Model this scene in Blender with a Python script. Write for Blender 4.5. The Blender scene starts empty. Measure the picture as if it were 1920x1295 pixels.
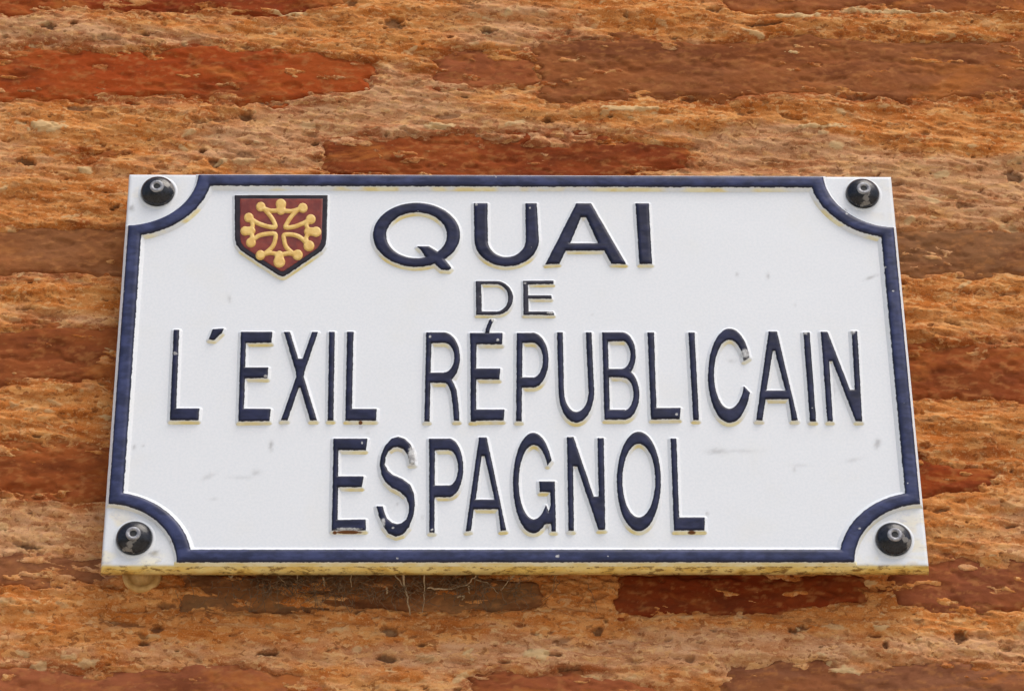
import bpy, math, random
import numpy as np
from mathutils import Matrix, Vector

# ------------------------------------------------------------------ camera
PW, PH, FOC = 1920.0, 1295.0, 5300.0            # photograph size and focal length in its pixels
CAM = np.array([-0.0600, -2.14406, -1.27339])
PITCH, YAW, ROLL = 0.541877, 0.0272956, -0.0123734
_f = np.array([math.sin(YAW)*math.cos(PITCH), math.cos(YAW)*math.cos(PITCH), math.sin(PITCH)])
_r = np.array([math.cos(YAW), -math.sin(YAW), 0.0]); _u = np.cross(_r, _f)
RIGHT = math.cos(ROLL)*_r + math.sin(ROLL)*_u
UP = -math.sin(ROLL)*_r + math.cos(ROLL)*_u
FWD = _f
scene = bpy.context.scene
col = scene.collection
cam = bpy.data.cameras.new("camera"); cam_o = bpy.data.objects.new("camera", cam); col.objects.link(cam_o)
cam.sensor_fit = 'HORIZONTAL'; cam.sensor_width = 36.0; cam.lens = FOC/PW*36.0
cam.clip_start = 0.05; cam.clip_end = 500.0
M4 = Matrix([[RIGHT[i], UP[i], -FWD[i], CAM[i]] for i in range(3)] + [[0, 0, 0, 1]])
cam_o.matrix_world = M4
scene.camera = cam_o
scene.render.resolution_x = 1024; scene.render.resolution_y = 690

# ------------------------------------------------------------------ light
SUN_EL, SUN_AZ = math.radians(60), math.radians(140)    # azimuth clockwise from +Y: front, to the right
world = bpy.data.worlds.new("World"); scene.world = world; world.use_nodes = True
wn = world.node_tree; bg = wn.nodes["Background"]
sky = wn.nodes.new("ShaderNodeTexSky"); sky.sky_type = 'NISHITA'; sky.sun_disc = False
sky.sun_elevation = SUN_EL; sky.sun_rotation = SUN_AZ; sky.dust_density = 3.0; sky.ozone_density = 1.0
wn.links.new(sky.outputs[0], bg.inputs[0]); bg.inputs[1].default_value = 0.12
sun = bpy.data.lights.new("sun", 'SUN'); sun.energy = 1.5; sun.angle = math.radians(38); sun.color = (1.0, 0.95, 0.87)
sun_o = bpy.data.objects.new("sun", sun); col.objects.link(sun_o)
sdir = Vector((math.sin(SUN_AZ)*math.cos(SUN_EL), math.cos(SUN_AZ)*math.cos(SUN_EL), math.sin(SUN_EL)))
sun_o.rotation_euler = sdir.to_track_quat('Z', 'Y').to_euler(); sun_o.location = sdir*6
vs = scene.view_settings
vs.view_transform = 'Standard'; vs.look = 'None'; vs.gamma = 1.0; vs.use_curve_mapping = False
vs.exposure = 0.33
scene.cycles.max_bounces = 6; scene.cycles.diffuse_bounces = 4

rng = np.random.default_rng(7); random.seed(7)

# ------------------------------------------------------------------ helpers
SW, SH = 0.70, 0.40              # sign plate
T_PLATE = 0.013
WALL_Y = 0.033                   # mean wall surface behind the plate (plate front is y = 0)

def px(x, y, plane):
    """photo pixel(s) -> (X, Z) on the plane y = plane"""
    x = np.asarray(x, float); y = np.asarray(y, float)
    d = FWD[:, None]*FOC + RIGHT[:, None]*(x.ravel()-PW/2) - UP[:, None]*(y.ravel()-PH/2)
    t = (plane-CAM[1])/d[1]
    return np.stack([CAM[0]+d[0]*t, CAM[2]+d[2]*t], 1)

def _hash(ix, iz, seed):
    h = (ix.astype(np.int64)*374761393 + iz.astype(np.int64)*668265263 + seed*1442695041) & 0xffffffff
    h = ((h ^ (h >> 13))*1274126177) & 0xffffffff
    h = ((h ^ (h >> 16))*2246822519) & 0xffffffff
    return ((h ^ (h >> 15)) & 0xffff)/65535.0*2-1

def vnoise(x, z, sx, sz, seed):
    x = x/sx; z = z/sz
    ix = np.floor(x); iz = np.floor(z); fx = x-ix; fz = z-iz
    ux = fx*fx*fx*(fx*(fx*6-15)+10); uz = fz*fz*fz*(fz*(fz*6-15)+10)
    a = _hash(ix, iz, seed); b = _hash(ix+1, iz, seed); c = _hash(ix, iz+1, seed); d = _hash(ix+1, iz+1, seed)
    return (a*(1-ux)+b*ux)*(1-uz) + (c*(1-ux)+d*ux)*uz

def fbm(x, z, sx, sz, seed, octs=4, gain=0.5):
    t = 0; a = 1.0
    for o in range(octs):
        ca, sa = math.cos(0.25*o), math.sin(0.25*o)
        t = t + a*vnoise(x*ca-z*sa*0.4+17.3*o*sx, z*ca+x*sa*0.4+9.1*o*sz, sx/2**o, sz/2**o, seed+o*31)
        a *= gain
    return t

def sstep(a, b, x):
    t = np.clip((x-a)/(b-a), 0, 1); return t*t*(3-2*t)

def mesh_np(name, verts, quads, mat, parent=None, attrs=None, smooth=True, tris=None):
    me = bpy.data.meshes.new(name)
    verts = np.asarray(verts, np.float32); quads = np.asarray(quads, np.int32).reshape(-1, 4)
    nq = len(quads); nt = 0 if tris is None else len(tris)
    loops = quads.ravel()
    if nt: loops = np.concatenate([loops, np.asarray(tris, np.int32).ravel()])
    me.vertices.add(len(verts)); me.vertices.foreach_set("co", verts.ravel())
    me.loops.add(len(loops)); me.loops.foreach_set("vertex_index", loops.astype(np.int32))
    me.polygons.add(nq+nt)
    starts = np.concatenate([np.arange(nq)*4, nq*4+np.arange(nt)*3]).astype(np.int32)
    me.polygons.foreach_set("loop_start", starts)
    me.polygons.foreach_set("use_smooth", np.full(nq+nt, smooth, bool))
    for k, v in (attrs or {}).items():
        a = me.attributes.new(k, 'FLOAT', 'POINT'); a.data.foreach_set("value", np.asarray(v, np.float32).ravel())
    me.update(calc_edges=True); me.validate()
    me.materials.append(mat)
    o = bpy.data.objects.new(name, me); col.objects.link(o)
    if parent is not None: o.parent = parent
    return o

def grid_quads(nx, nz, keep=None):
    i = np.arange(nx*nz).reshape(nz, nx)
    q = np.stack([i[:-1, :-1], i[:-1, 1:], i[1:, 1:], i[1:, :-1]], -1).reshape(-1, 4)
    if keep is not None:
        k = keep.ravel(); q = q[k[q].all(1)]
    return q

def compact(verts, quads, attrs):
    used = np.unique(quads); m = np.full(len(verts), -1); m[used] = np.arange(len(used))
    return verts[used], m[quads], {k: np.asarray(v).ravel()[used] for k, v in attrs.items()}

def empty(name, loc=(0, 0, 0)):
    o = bpy.data.objects.new(name, None); col.objects.link(o); o.location = loc; o.empty_display_size = 0.05
    return o

def tag(o, label, cat):
    o["label"] = label; o["category"] = cat

# ------------------------------------------------------------------ materials
class NT:
    def __init__(self, name):
        self.m = bpy.data.materials.new(name); self.m.use_nodes = True
        self.t = self.m.node_tree; self.b = self.t.nodes["Principled BSDF"]
    def n(self, kind, **kw):
        x = self.t.nodes.new(kind)
        for k, v in kw.items(): setattr(x, k, v)
        return x
    def put(self, sock, v):
        if hasattr(v, "links"): self.t.links.new(v, sock)
        elif isinstance(v, (tuple, list)): sock.default_value = (*v, 1.0) if len(v) == 3 and sock.type == 'RGBA' else v
        else: sock.default_value = v
    def noise(self, scale, detail=4, rough=0.55, stretch=(1, 1, 1), dist=0.0):
        tc = self.n("ShaderNodeTexCoord"); mp = self.n("ShaderNodeMapping"); mp.inputs["Scale"].default_value = stretch
        nz = self.n("ShaderNodeTexNoise"); nz.inputs["Scale"].default_value = scale; nz.inputs["Detail"].default_value = detail
        nz.inputs["Roughness"].default_value = rough; nz.inputs["Distortion"].default_value = dist
        self.t.links.new(tc.outputs["Object"], mp.inputs[0]); self.t.links.new(mp.outputs[0], nz.inputs["Vector"])
        return nz.outputs["Fac"]
    def cells(self, scale, stretch):
        tc = self.n("ShaderNodeTexCoord"); mp = self.n("ShaderNodeMapping"); mp.inputs["Scale"].default_value = stretch
        nz = self.n("ShaderNodeTexNoise"); nz.inputs["Scale"].default_value = 90; nz.inputs["Detail"].default_value = 3
        ad = self.n("ShaderNodeVectorMath", operation='MULTIPLY_ADD'); ad.inputs[1].default_value = (0.012, 0.012, 0.012)
        vo = self.n("ShaderNodeTexVoronoi"); vo.inputs["Scale"].default_value = scale
        self.t.links.new(tc.outputs["Object"], mp.inputs[0]); self.t.links.new(tc.outputs["Object"], nz.inputs["Vector"])
        self.t.links.new(nz.outputs["Color"], ad.inputs[0]); self.t.links.new(mp.outputs[0], ad.inputs[2])
        self.t.links.new(ad.outputs[0], vo.inputs["Vector"])
        sp = self.n("ShaderNodeSeparateColor"); self.t.links.new(vo.outputs["Color"], sp.inputs[0])
        return sp.outputs[0], vo.outputs["Distance"]
    def ramp(self, fac, a, b, va=0.0, vb=1.0):
        r = self.n("ShaderNodeMapRange"); r.interpolation_type = 'SMOOTHSTEP'
        r.inputs[1].default_value = a; r.inputs[2].default_value = b; r.inputs[3].default_value = va; r.inputs[4].default_value = vb
        self.put(r.inputs[0], fac); return r.outputs[0]
    def mix(self, fac, a, b, mode='MIX'):
        x = self.n("ShaderNodeMix", data_type='RGBA', blend_type=mode)
        self.put(x.inputs[0], fac); self.put(x.inputs[6], a); self.put(x.inputs[7], b); return x.outputs[2]
    def math(self, op, a, b=0.0):
        x = self.n("ShaderNodeMath", operation=op); self.put(x.inputs[0], a); self.put(x.inputs[1], b); return x.outputs[0]
    def attr(self, name):
        return self.n("ShaderNodeAttribute", attribute_name=name).outputs["Fac"]
    def bump(self, h, strength, dist):
        x = self.n("ShaderNodeBump"); x.inputs["Strength"].default_value = strength; x.inputs["Distance"].default_value = dist
        self.put(x.inputs["Height"], h); self.t.links.new(x.outputs[0], self.b.inputs["Normal"])
    def done(self, color, rough, metal=0.0, spec=0.5):
        self.put(self.b.inputs["Base Color"], color); self.put(self.b.inputs["Roughness"], rough)
        self.put(self.b.inputs["Metallic"], metal); self.b.inputs["Specular IOR Level"].default_value = spec
        return self.m

def mat_mortar():
    N = NT("lime_mortar")
    streak = N.noise(55, 5, 0.6, (0.45, 1, 1.3))
    fine = N.noise(330, 4, 0.65, (0.6, 1, 1.2))
    mid = N.noise(120, 4, 0.6, (0.5, 1, 1.2), 0.6)
    orange = N.mix(N.ramp(streak, 0.36, 0.66), (0.50, 0.155, 0.030), (0.66, 0.280, 0.085))
    beige = N.mix(N.ramp(streak, 0.35, 0.65), (0.49, 0.225, 0.100), (0.63, 0.345, 0.180))
    c = N.mix(N.attr("beige"), orange, beige)
    band = N.noise(42, 5, 0.65, (0.16, 1, 1.2), 0.3); blot = N.noise(11, 4, 0.6, (0.4, 1, 1))
    c = N.mix(N.ramp(band, 0.47, 0.33, 0, 0.6), c, (0.33, 0.085, 0.016))
    c = N.mix(N.ramp(band, 0.56, 0.68, 0, 0.5), c, (0.70, 0.39, 0.16))
    c = N.mix(N.ramp(blot, 0.48, 0.33, 0, 0.5), c, (0.38, 0.098, 0.017))
    c = N.mix(N.attr("red"), c, (0.29, 0.060, 0.013))
    c = N.mix(N.ramp(mid, 0.60, 0.74, 0, 0.55), c, (0.66, 0.40, 0.18))       # pale lime lumps
    c = N.mix(N.ramp(mid, 0.40, 0.27, 0, 0.6), c, (0.27, 0.088, 0.022))      # ruddy grit
    c = N.mix(N.ramp(fine, 0.60, 0.76, 0, 0.5), c, (0.70, 0.43, 0.20))
    c = N.mix(N.ramp(fine, 0.40, 0.26, 0, 0.65), c, (0.20, 0.068, 0.02))
    gr = N.noise(850, 2, 0.5)
    ce, cdist = N.cells(185, (0.42, 1, 1.0)); ce2, _ = N.cells(420, (0.55, 1, 1.0))      # crumbs of lime and brick dust
    c = N.mix(N.ramp(ce, 0.74, 0.95, 0, 0.36), c, (0.72, 0.38, 0.13)); c = N.mix(N.ramp(ce, 0.22, 0.04, 0, 0.36), c, (0.36, 0.10, 0.02))
    c = N.mix(N.ramp(ce2, 0.80, 0.97, 0, 0.45), c, (0.74, 0.46, 0.21)); c = N.mix(N.ramp(ce2, 0.16, 0.03, 0, 0.6), c, (0.20, 0.06, 0.018))
    c = N.mix(N.ramp(gr, 0.56, 0.72, 0, 0.4), c, (0.72, 0.45, 0.22)); c = N.mix(N.ramp(gr, 0.42, 0.28, 0, 0.45), c, (0.22, 0.075, 0.022))
    c = N.mix(N.attr("pit_shade"), c, (0.12, 0.055, 0.028))  # shade inside the pits, painted into the mortar colour
    c = N.mix(N.attr("pale"), c, (0.66, 0.47, 0.24))
    N.bump(N.math('ADD', N.math('ADD', fine, mid), N.math('MULTIPLY', ce, 0.22)), 0.45, 0.0015)
    return N.done(c, 0.95, 0, 0.08)

def mat_brick():
    N = NT("fired_brick")
    oc = N.n("ShaderNodeObjectInfo").outputs["Color"]
    big = N.noise(14, 4, 0.6, (0.5, 1, 1)); mid = N.noise(70, 5, 0.6, (0.6, 1, 1), 0.4); fine = N.noise(320, 4, 0.65, (0.7, 1, 1.1))
    c = N.mix(N.ramp(big, 0.40, 0.62, 0.0, 0.75), oc, N.mix(0.4, oc, (0.40, 0.115, 0.026)))
    c = N.mix(N.ramp(N.noise(30, 5, 0.65, (0.3, 1, 1.1), 0.3), 0.52, 0.34, 0, 0.8), c, N.mix(0.7, c, (0.11, 0.026, 0.010)))
    c = N.mix(N.ramp(mid, 0.48, 0.30, 0, 0.55), c, N.mix(0.65, c, (0.10, 0.028, 0.012)))
    c = N.mix(N.ramp(N.noise(26, 5, 0.65, (0.35, 1, 1), 0.5), 0.53, 0.68, 0, 0.65), c, (0.50, 0.165, 0.038))
    c = N.mix(N.ramp(mid, 0.60, 0.74, 0, 0.5), c, (0.52, 0.23, 0.085))
    c = N.mix(N.ramp(fine, 0.63, 0.78, 0, 0.4), c, (0.48, 0.24, 0.11))
    c = N.mix(N.ramp(fine, 0.38, 0.25, 0, 0.4), c, (0.09, 0.03, 0.015))
    c = N.mix(N.attr("dust"), c, (0.46, 0.19, 0.062))
    N.bump(N.math('ADD', fine, mid), 0.4, 0.0012)
    return N.done(c, 0.92, 0, 0.08)

WHITE = (0.80, 0.815, 0.83); NAVY = (0.0075, 0.009, 0.030)
def sign_white(N):
    """aged white enamel with faint mottling"""
    a = N.noise(420, 3, 0.6); b = N.noise(16, 4, 0.6)
    c = N.mix(N.ramp(a, 0.35, 0.65), (0.765, 0.795, 0.83), (0.81, 0.83, 0.86))
    return N.mix(N.ramp(b, 0.5, 0.75, 0, 0.22), c, (0.77, 0.76, 0.70)), a

def mat_plate():
    N = NT("white_enamel")
    c, a = sign_white(N)
    c = N.mix(N.math("MULTIPLY", N.attr("wear"), 0.75), c, (0.22, 0.21, 0.20))
    # yellowed, lichen-stained paint with warm bounce light coloured in, along the downward rim
    n1 = N.noise(60, 5, 0.65, (0.5, 1, 1)); n2 = N.noise(190, 4, 0.7, (0.5, 1, 1))
    st = N.mix(N.ramp(n1, 0.38, 0.62), (0.88, 0.64, 0.17), (0.93, 0.79, 0.34))
    st = N.mix(N.ramp(n2, 0.50, 0.38, 0, 0.9), st, (0.24, 0.13, 0.03)); st = N.mix(N.ramp(n1, 0.47, 0.34, 0, 0.6), st, (0.45, 0.27, 0.07))
    c = N.mix(N.attr("stain_bounce"), c, st)
    N.bump(a, 0.12, 0.0003)
    return N.done(c, 0.38, 0, 0.45)

def mat_relief(name, paint):
    """raised lettering or border: paint on the face, white enamel down the sides, chips where it has worn"""
    N = NT(name)
    c, a = sign_white(N)
    c = N.mix(N.attr("stain_bounce"), c, N.mix(N.ramp(N.noise(90, 4, 0.65, (0.5, 1, 1)), 0.4, 0.62), (0.84, 0.70, 0.32), (0.90, 0.84, 0.58)))
    edge = N.noise(260, 4, 0.6); var = N.noise(120, 5, 0.6, (0.5, 1, 1))
    sd = N.math('ADD', N.attr("sd"), N.math('MULTIPLY', N.math('SUBTRACT', edge, 0.5), 1.3))
    on = N.ramp(sd, 0.45, 0.15)
    p = N.mix(N.ramp(var, 0.35, 0.68), paint, tuple(min(1, k*2.1+0.004) for k in paint))
    p = N.mix(N.ramp(N.attr("sd"), -1.6, 0.3, 0, 0.75), p, (0.008, 0.008, 0.014))     # grime line round the painted edge
    p = N.mix(N.ramp(N.noise(230, 5, 0.7), 0.70, 0.78, 0, 0.45), p, (0.35, 0.36, 0.42))
    c = N.mix(on, c, p)
    chip = N.math('ADD', N.attr("chip"), N.math('MULTIPLY', N.math('SUBTRACT', N.noise(500, 3), 0.5), 0.9))
    c = N.mix(N.ramp(chip, 0.40, 0.85, 0, 0.75), c, N.mix(N.ramp(edge, 0.4, 0.6), (0.42, 0.41, 0.40), (0.78, 0.78, 0.77)))
    c = N.mix(N.ramp(N.math('ADD', N.attr("rust"), N.math('MULTIPLY', N.math('SUBTRACT', edge, 0.5), 0.5)), 0.4, 0.7), c, (0.16, 0.055, 0.012))
    N.bump(var, 0.25, 0.0008)
    return N.done(c, 0.40, 0, 0.28)

def mat_simple(name, a, b, scale, rough, metal=0.0, bump=0.2, dist=0.0006, spec=0.5, stretch=(1, 1, 1)):
    N = NT(name); n = N.noise(scale, 5, 0.6, stretch)
    c = N.mix(N.ramp(n, 0.36, 0.64), a, b); N.bump(n, bump, dist)
    return N.done(c, rough, metal, spec)

def mat_bolt():
    N = NT("black_painted_steel")
    n = N.noise(75, 3, 0.55); k = N.noise(240, 4, 0.6)
    c = N.mix(N.ramp(k, 0.35, 0.7), (0.006, 0.006, 0.009), (0.02, 0.02, 0.026))
    c = N.mix(N.ramp(n, 0.58, 0.62, 0, 0.8), c, (0.26, 0.24, 0.22))
    N.bump(k, 0.3, 0.0006)
    return N.done(c, 0.27, 0, 0.42)

MORTAR = mat_mortar(); BRICK = mat_brick(); PLATE = mat_plate()
LETTER = mat_relief("navy_letter_paint", NAVY)
THIN = mat_relief("charcoal_letter_paint", (0.018, 0.017, 0.028))
BORDER = mat_relief("navy_border_paint", (0.021, 0.026, 0.068))
SHIELD_OUT = mat_relief("black_shield_paint", (0.010, 0.006, 0.010))
RED = mat_simple("crimson_enamel", (0.16, 0.018, 0.007), (0.25, 0.034, 0.012), 90, 0.35)
GOLD = mat_simple("ochre_gold_paint", (0.72, 0.44, 0.11), (0.84, 0.58, 0.19), 160, 0.42)
BOLT = mat_bolt()
SOCKET = mat_simple("worn_steel", (0.20, 0.20, 0.22), (0.42, 0.42, 0.44), 300, 0.5, 0.3)
HOLE = mat_simple("dark_socket", (0.008, 0.008, 0.009), (0.02, 0.02, 0.02), 200, 0.6)
LUG = mat_simple("yellowed_cast_metal", (0.52, 0.30, 0.09), (0.66, 0.42, 0.16), 150, 0.6)
WEB = mat_simple("dusty_cobweb", (0.33, 0.22, 0.12), (0.46, 0.33, 0.19), 400, 0.9, 0, 0.1)
FUZZ = mat_simple("brown_dust_fibre", (0.10, 0.055, 0.025), (0.22, 0.13, 0.065), 300, 0.95, 0, 0.1)
BOUNCE_GND = mat_simple("pale_bounce_ground", (0.56, 0.48, 0.35), (0.64, 0.55, 0.41), 3, 0.85, 0, 0.3, 0.004)

# ------------------------------------------------------------------ unseen ground sheet, added to bounce warm light up onto undersides
g = 30.0
pv = mesh_np("bounce_ground", [(-g, -g, -2.95), (g, -g, -2.95), (g, 0.03, -2.95), (-g, 0.03, -2.95)], [[0, 1, 2, 3]], BOUNCE_GND, smooth=False)
pv["kind"] = "structure"

# ------------------------------------------------------------------ brick wall
wall = empty("brick_wall", (0, WALL_Y, -2.95))
tag(wall, "weathered wall of thin red bricks in thick ochre lime mortar behind the sign", "wall")

# visible bricks: (x0, x1, ytop, ybottom) in the photograph, colour, set-back in mm (mortar creeping over), raggedness
BR = [
    (-420, 655, -75, 24, (0.250, 0.048, 0.016), 0.0, 1.0),
    (1360, 2260, -75, 20, (0.260, 0.088, 0.034), 0.0, 1.0),
    (-360, 700, 86, 190, (0.330, 0.066, 0.017), 0.3, 1.3),
    (815, 1010, 92, 180, (0.280, 0.085, 0.034), 0.2, 1.5),
    (1000, 2260, 68, 184, (0.240, 0.086, 0.034), 0.5, 1.3),
    (600, 1305, 252, 340, (0.235, 0.055, 0.019), 0.4, 1.6),
    (140, 246, 262, 312, (0.250, 0.080, 0.030), -1.2, 1.6),
    (-420, 560, 424, 520, (0.245, 0.100, 0.042), 0.8, 0.8),
    (1240, 2300, 428, 516, (0.225, 0.108, 0.052), 0.6, 0.8),
    (-420, 460, 612, 724, (0.240, 0.076, 0.032), 0.8, 0.9),
    (1480, 2300, 640, 748, (0.255, 0.070, 0.027), 0.4, 1.2),
    (-420, 600, 832, 930, (0.280, 0.082, 0.028), 0.2, 1.3),
    (1600, 1868, 846, 926, (0.280, 0.060, 0.018), 0.2, 1.4),
    (-420, 205, 1036, 1108, (0.215, 0.096, 0.050), -0.4, 1.5),
    (330, 1012, 1062, 1146, (0.185, 0.100, 0.048), -0.6, 1.0),
    (1152, 1628, 1066, 1158, (0.195, 0.036, 0.011), 0.6, 1.1),
    (1672, 2300, 1040, 1136, (0.215, 0.074, 0.042), 0.2, 1.3),
    (-420, 612, 1246, 1346, (0.290, 0.094, 0.044), 0.4, 1.2),
    (880, 1232, 1254, 1350, (0.285, 0.085, 0.036), 0.3, 1.2),
    (1352, 2300, 1240, 1346, (0.225, 0.090, 0.046), 0.4, 1.3),
    (640, 1380, 640, 740, (0.245, 0.070, 0.028), 0.2, 1.0),
    (700, 1500, 838, 930, (0.235, 0.066, 0.028), 0.2, 1.0),
    (640, 1150, 428, 520, (0.240, 0.080, 0.032), 0.2, 1.0),
]
bricks = []
for k, (x0, x1, y0, y1, c, h, rag) in enumerate(BR):
    ym = (y0+y1)/2
    L = px(x0, ym, WALL_Y)[0]; R = px(x1, ym, WALL_Y)[0]
    T = px((x0+x1)/2, y0, WALL_Y)[0]; B = px((x0+x1)/2, y1, WALL_Y)[0]
    cx, cz = (L+R)/2; ax = (R-L); ln = np.hypot(*ax); ang = math.atan2(ax[1], ax[0])
    bricks.append(dict(c=(cx, cz), hx=ln/2*1000, hz=(T[1]-B[1])/2*1000, a=ang, col=c, h=h, rag=rag, seed=101+k*13))

def brick_sd(b, X, Z):
    """signed distance (mm) to the ragged outline; X, Z in metres"""
    dx = (X-b['c'][0])*1000; dz = (Z-b['c'][1])*1000
    ca, sa = math.cos(b['a']), math.sin(b['a'])
    u = dx*ca+dz*sa; v = -dx*sa+dz*ca
    v = v*(1+0.9*sstep(b['hx']-95, b['hx']+10, u)**1.5) + 6*sstep(b['hx']-120, b['hx'], u)*(1 if b['seed'] % 2 else -1)
    r = 7.0
    qx = np.abs(u)-b['hx']+r; qz = np.abs(v)-b['hz']+r
    d = np.hypot(np.maximum(qx, 0), np.maximum(qz, 0)) + np.minimum(np.maximum(qx, qz), 0) - r
    s = b['seed']
    d = d + b['rag']*(4.8*fbm(X*1000, Z*1000, 60, 26, s, 2) + 3.3*fbm(X*1000, Z*1000, 17, 7, s+5, 4, .6))
    return d

# mortar height field ---------------------------------------------------------
wx0, wx1, wz0, wz1, st = -0.57, 0.57, -0.42, 0.46, 0.00115
xs = np.arange(wx0, wx1, st); zs = np.arange(wz0, wz1, st)
X, Z = np.meshgrid(xs, zs); Xm, Zm = X*1000, Z*1000

def mortar_h(Xm, Zm):
    h = 2.6*fbm(Xm, Zm, 95, 50, 1, 3)
    h = h + 1.9*fbm(Xm, Zm, 60, 13, 2, 3, 0.45)
    led = fbm(Xm, Zm, 60, 11, 3, 4, 0.6)                 # ledges left by the trowel
    h = h + 1.1*np.tanh(led*4.0)
    h = h + 0.6*fbm(Xm, Zm, 13, 4.0, 5, 3, 0.65)
    cr = np.abs(fbm(Xm, Zm, 22, 8, 6, 4, 0.6))           # cracks and torn edges
    h = h - 1.5*(1-sstep(0.0, 0.10, cr))*sstep(-0.1, 0.4, fbm(Xm, Zm, 40, 25, 8, 2))
    return h
H = mortar_h(Xm, Zm)
pit_shade = np.zeros_like(H); pale = np.zeros_like(H)
def stamp(cx, cz, rx, rz, ang, fn):
    R = max(rx, rz)*1.6
    i0, i1 = np.searchsorted(xs, [cx-R, cx+R]); j0, j1 = np.searchsorted(zs, [cz-R, cz+R])
    if i1-i0 < 2 or j1-j0 < 2: return
    sl = (slice(j0, j1), slice(i0, i1))
    dx = X[sl]-cx; dz = Z[sl]-cz; ca, sa = math.cos(ang), math.sin(ang)
    u = (dx*ca+dz*sa)/rx; v = (-dx*sa+dz*ca)/rz
    r = np.hypot(u, v) + 0.35*fbm(Xm[sl], Zm[sl], 4.0, 3.0, 77, 2)
    fn(sl, r)
def pit(depth, dark):
    def f(sl, r):
        m = 1-sstep(0.55, 1.05, r); H[sl] -= depth*m; pit_shade[sl] = np.maximum(pit_shade[sl], dark*m)  # sinks the pit and darkens its colour as shade
    return f
def lump(height, lime):
    def f(sl, r):
        m = np.sqrt(np.clip(1-r*r, 0, 1)); H[sl] += height*m; pale[sl] = np.maximum(pale[sl], lime*sstep(0, 0.5, m))
    return f
for _ in range(1300):
    cx, cz = rng.uniform(wx0, wx1), rng.uniform(wz0, wz1); r = 0.0009+0.0032*rng.random()**3.0
    stamp(cx, cz, r*rng.uniform(1, 4.0), r, rng.normal(0, 0.25), pit(rng.uniform(1.0, 3.4), 0.15+rng.random()**1.5*0.65))
for _ in range(2600):
    cx, cz = rng.uniform(wx0, wx1), rng.uniform(wz0, wz1); r = 0.0010+0.0032*rng.random()**2.6
    stamp(cx, cz, r*rng.uniform(1, 3.6), r*rng.uniform(.7, 1), rng.normal(0, 0.3), lump(rng.uniform(0.4, 1.3), rng.random()**2.6*0.7))
# holes and grains one can pick out in the photograph (px)
for (x, y, rx, ry, a) in [(738, 45, 28, 15, 0.0), (912, 58, 14, 8, 0), (138, 47, 9, 5, 0), (92, 52, 16, 9, -.4), (48, 302, 20, 8, -.2), (117, 165, 5, 14, 0),
        (460, 218, 20, 9, 0), (380, 282, 8, 6, 0), (402, 305, 14, 9, 0), (1028, 223, 12, 8, 0), (1440, 45, 40, 5, .1), (1900, 330, 26, 12, -.3),
        (1828, 478, 4, 4, 0), (295, 1178, 14, 8, 0), (270, 1204, 12, 5, 0), (500, 1224, 22, 5, 0), (730, 1180, 24, 10, 0), (1120, 1180, 10, 9, 0),
        (1495, 1180, 18, 7, 0), (1660, 1210, 6, 8, 0), (1800, 1190, 14, 12, .3), (1070, 1255, 24, 8, 0), (725, 1230, 22, 7, 0), (590, 264, 8, 5, 0), (270, 62, 10, 6, 0)]:
    c0 = px(x, y, WALL_Y)[0]; stamp(c0[0], c0[1], rx/2080, ry/1780, a, pit(4.0, 0.75))
for (x, y, rx, ry) in [(78, 238, 22, 10), (92, 240, 34, 14), (160, 318, 14, 9), (1005, 1226, 24, 9), (1585, 1262, 28, 12), (470, 1286, 8, 8), (1500, 30, 50, 6),
        (1700, 20, 120, 5), (1480, 95, 30, 6), (1180, 205, 60, 6), (1540, 240, 40, 6), (545, 22, 40, 7), (820, 235, 30, 8), (1385, 150, 10, 6)]:
    c0 = px(x, y, WALL_Y)[0]; stamp(c0[0], c0[1], rx/2080, ry/1780, 0, lump(1.8, 0.75))

# colour zones of the mortar: grey-beige pointing against raw orange
bz = 0.55*fbm(Xm, Zm, 120, 45, 21, 3) - 0.12
for (x, y, rx, ry, w) in [(640, 225, 260, 62, 1.5), (470, 275, 170, 40, 0.9), (80, 62, 150, 24, 1.4), (930, 75, 170, 30, 1.2), (1130, 245, 330, 26, 0.8), (1430, 260, 170, 45, 1.2),
        (1800, 355, 280, 66, 1.5), (1560, 300, 150, 34, 1.1), (110, 592, 190, 16, 0.9), (280, 75, 120, 20, 0.8), (80, 1005, 160, 60, 0.5), (1830, 980, 160, 50, 0.4), (1560, 1205, 360, 40, 0.3),
        (700, 1225, 300, 22, 0.9), (1150, 1215, 320, 30, 0.7), (220, 1190, 220, 50, 0.3), (1800, 1205, 200, 30, 0.6), (700, 130, 80, 40, 1.0), (1420, 95, 140, 18, .7),
        (700, 85, 330, 26, -.9), (1400, 215, 620, 24, -1.1), (1850, 250, 160, 30, -1.2), (110, 560, 200, 30, -1.3), (110, 380, 200, 50, -.9), (100, 230, 190, 60, -0.5), (1820, 560, 220, 46, -1.3), (100, 780, 200, 50, -1.0),
        (1800, 800, 200, 40, -.6), (1090, 1120, 75, 60, -1.5), (1750, 50, 300, 30, -1.2), (600, 1180, 420, 30, -.5), (1800, 1165, 260, 26, -1.0), (1380, 45, 130, 26, -1.0)]:
    c0 = px(x, y, WALL_Y)[0]
    bz = bz + w*np.exp(-(((X-c0[0])*2080/rx)**2 + ((Z-c0[1])*1780/ry)**2)*0.9)
beige = sstep(-0.42, 0.7, bz + 0.35*fbm(Xm, Zm, 18, 8, 22, 3))
rz = 0.4*fbm(Xm, Zm, 30, 12, 31, 3) - 0.35
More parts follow.
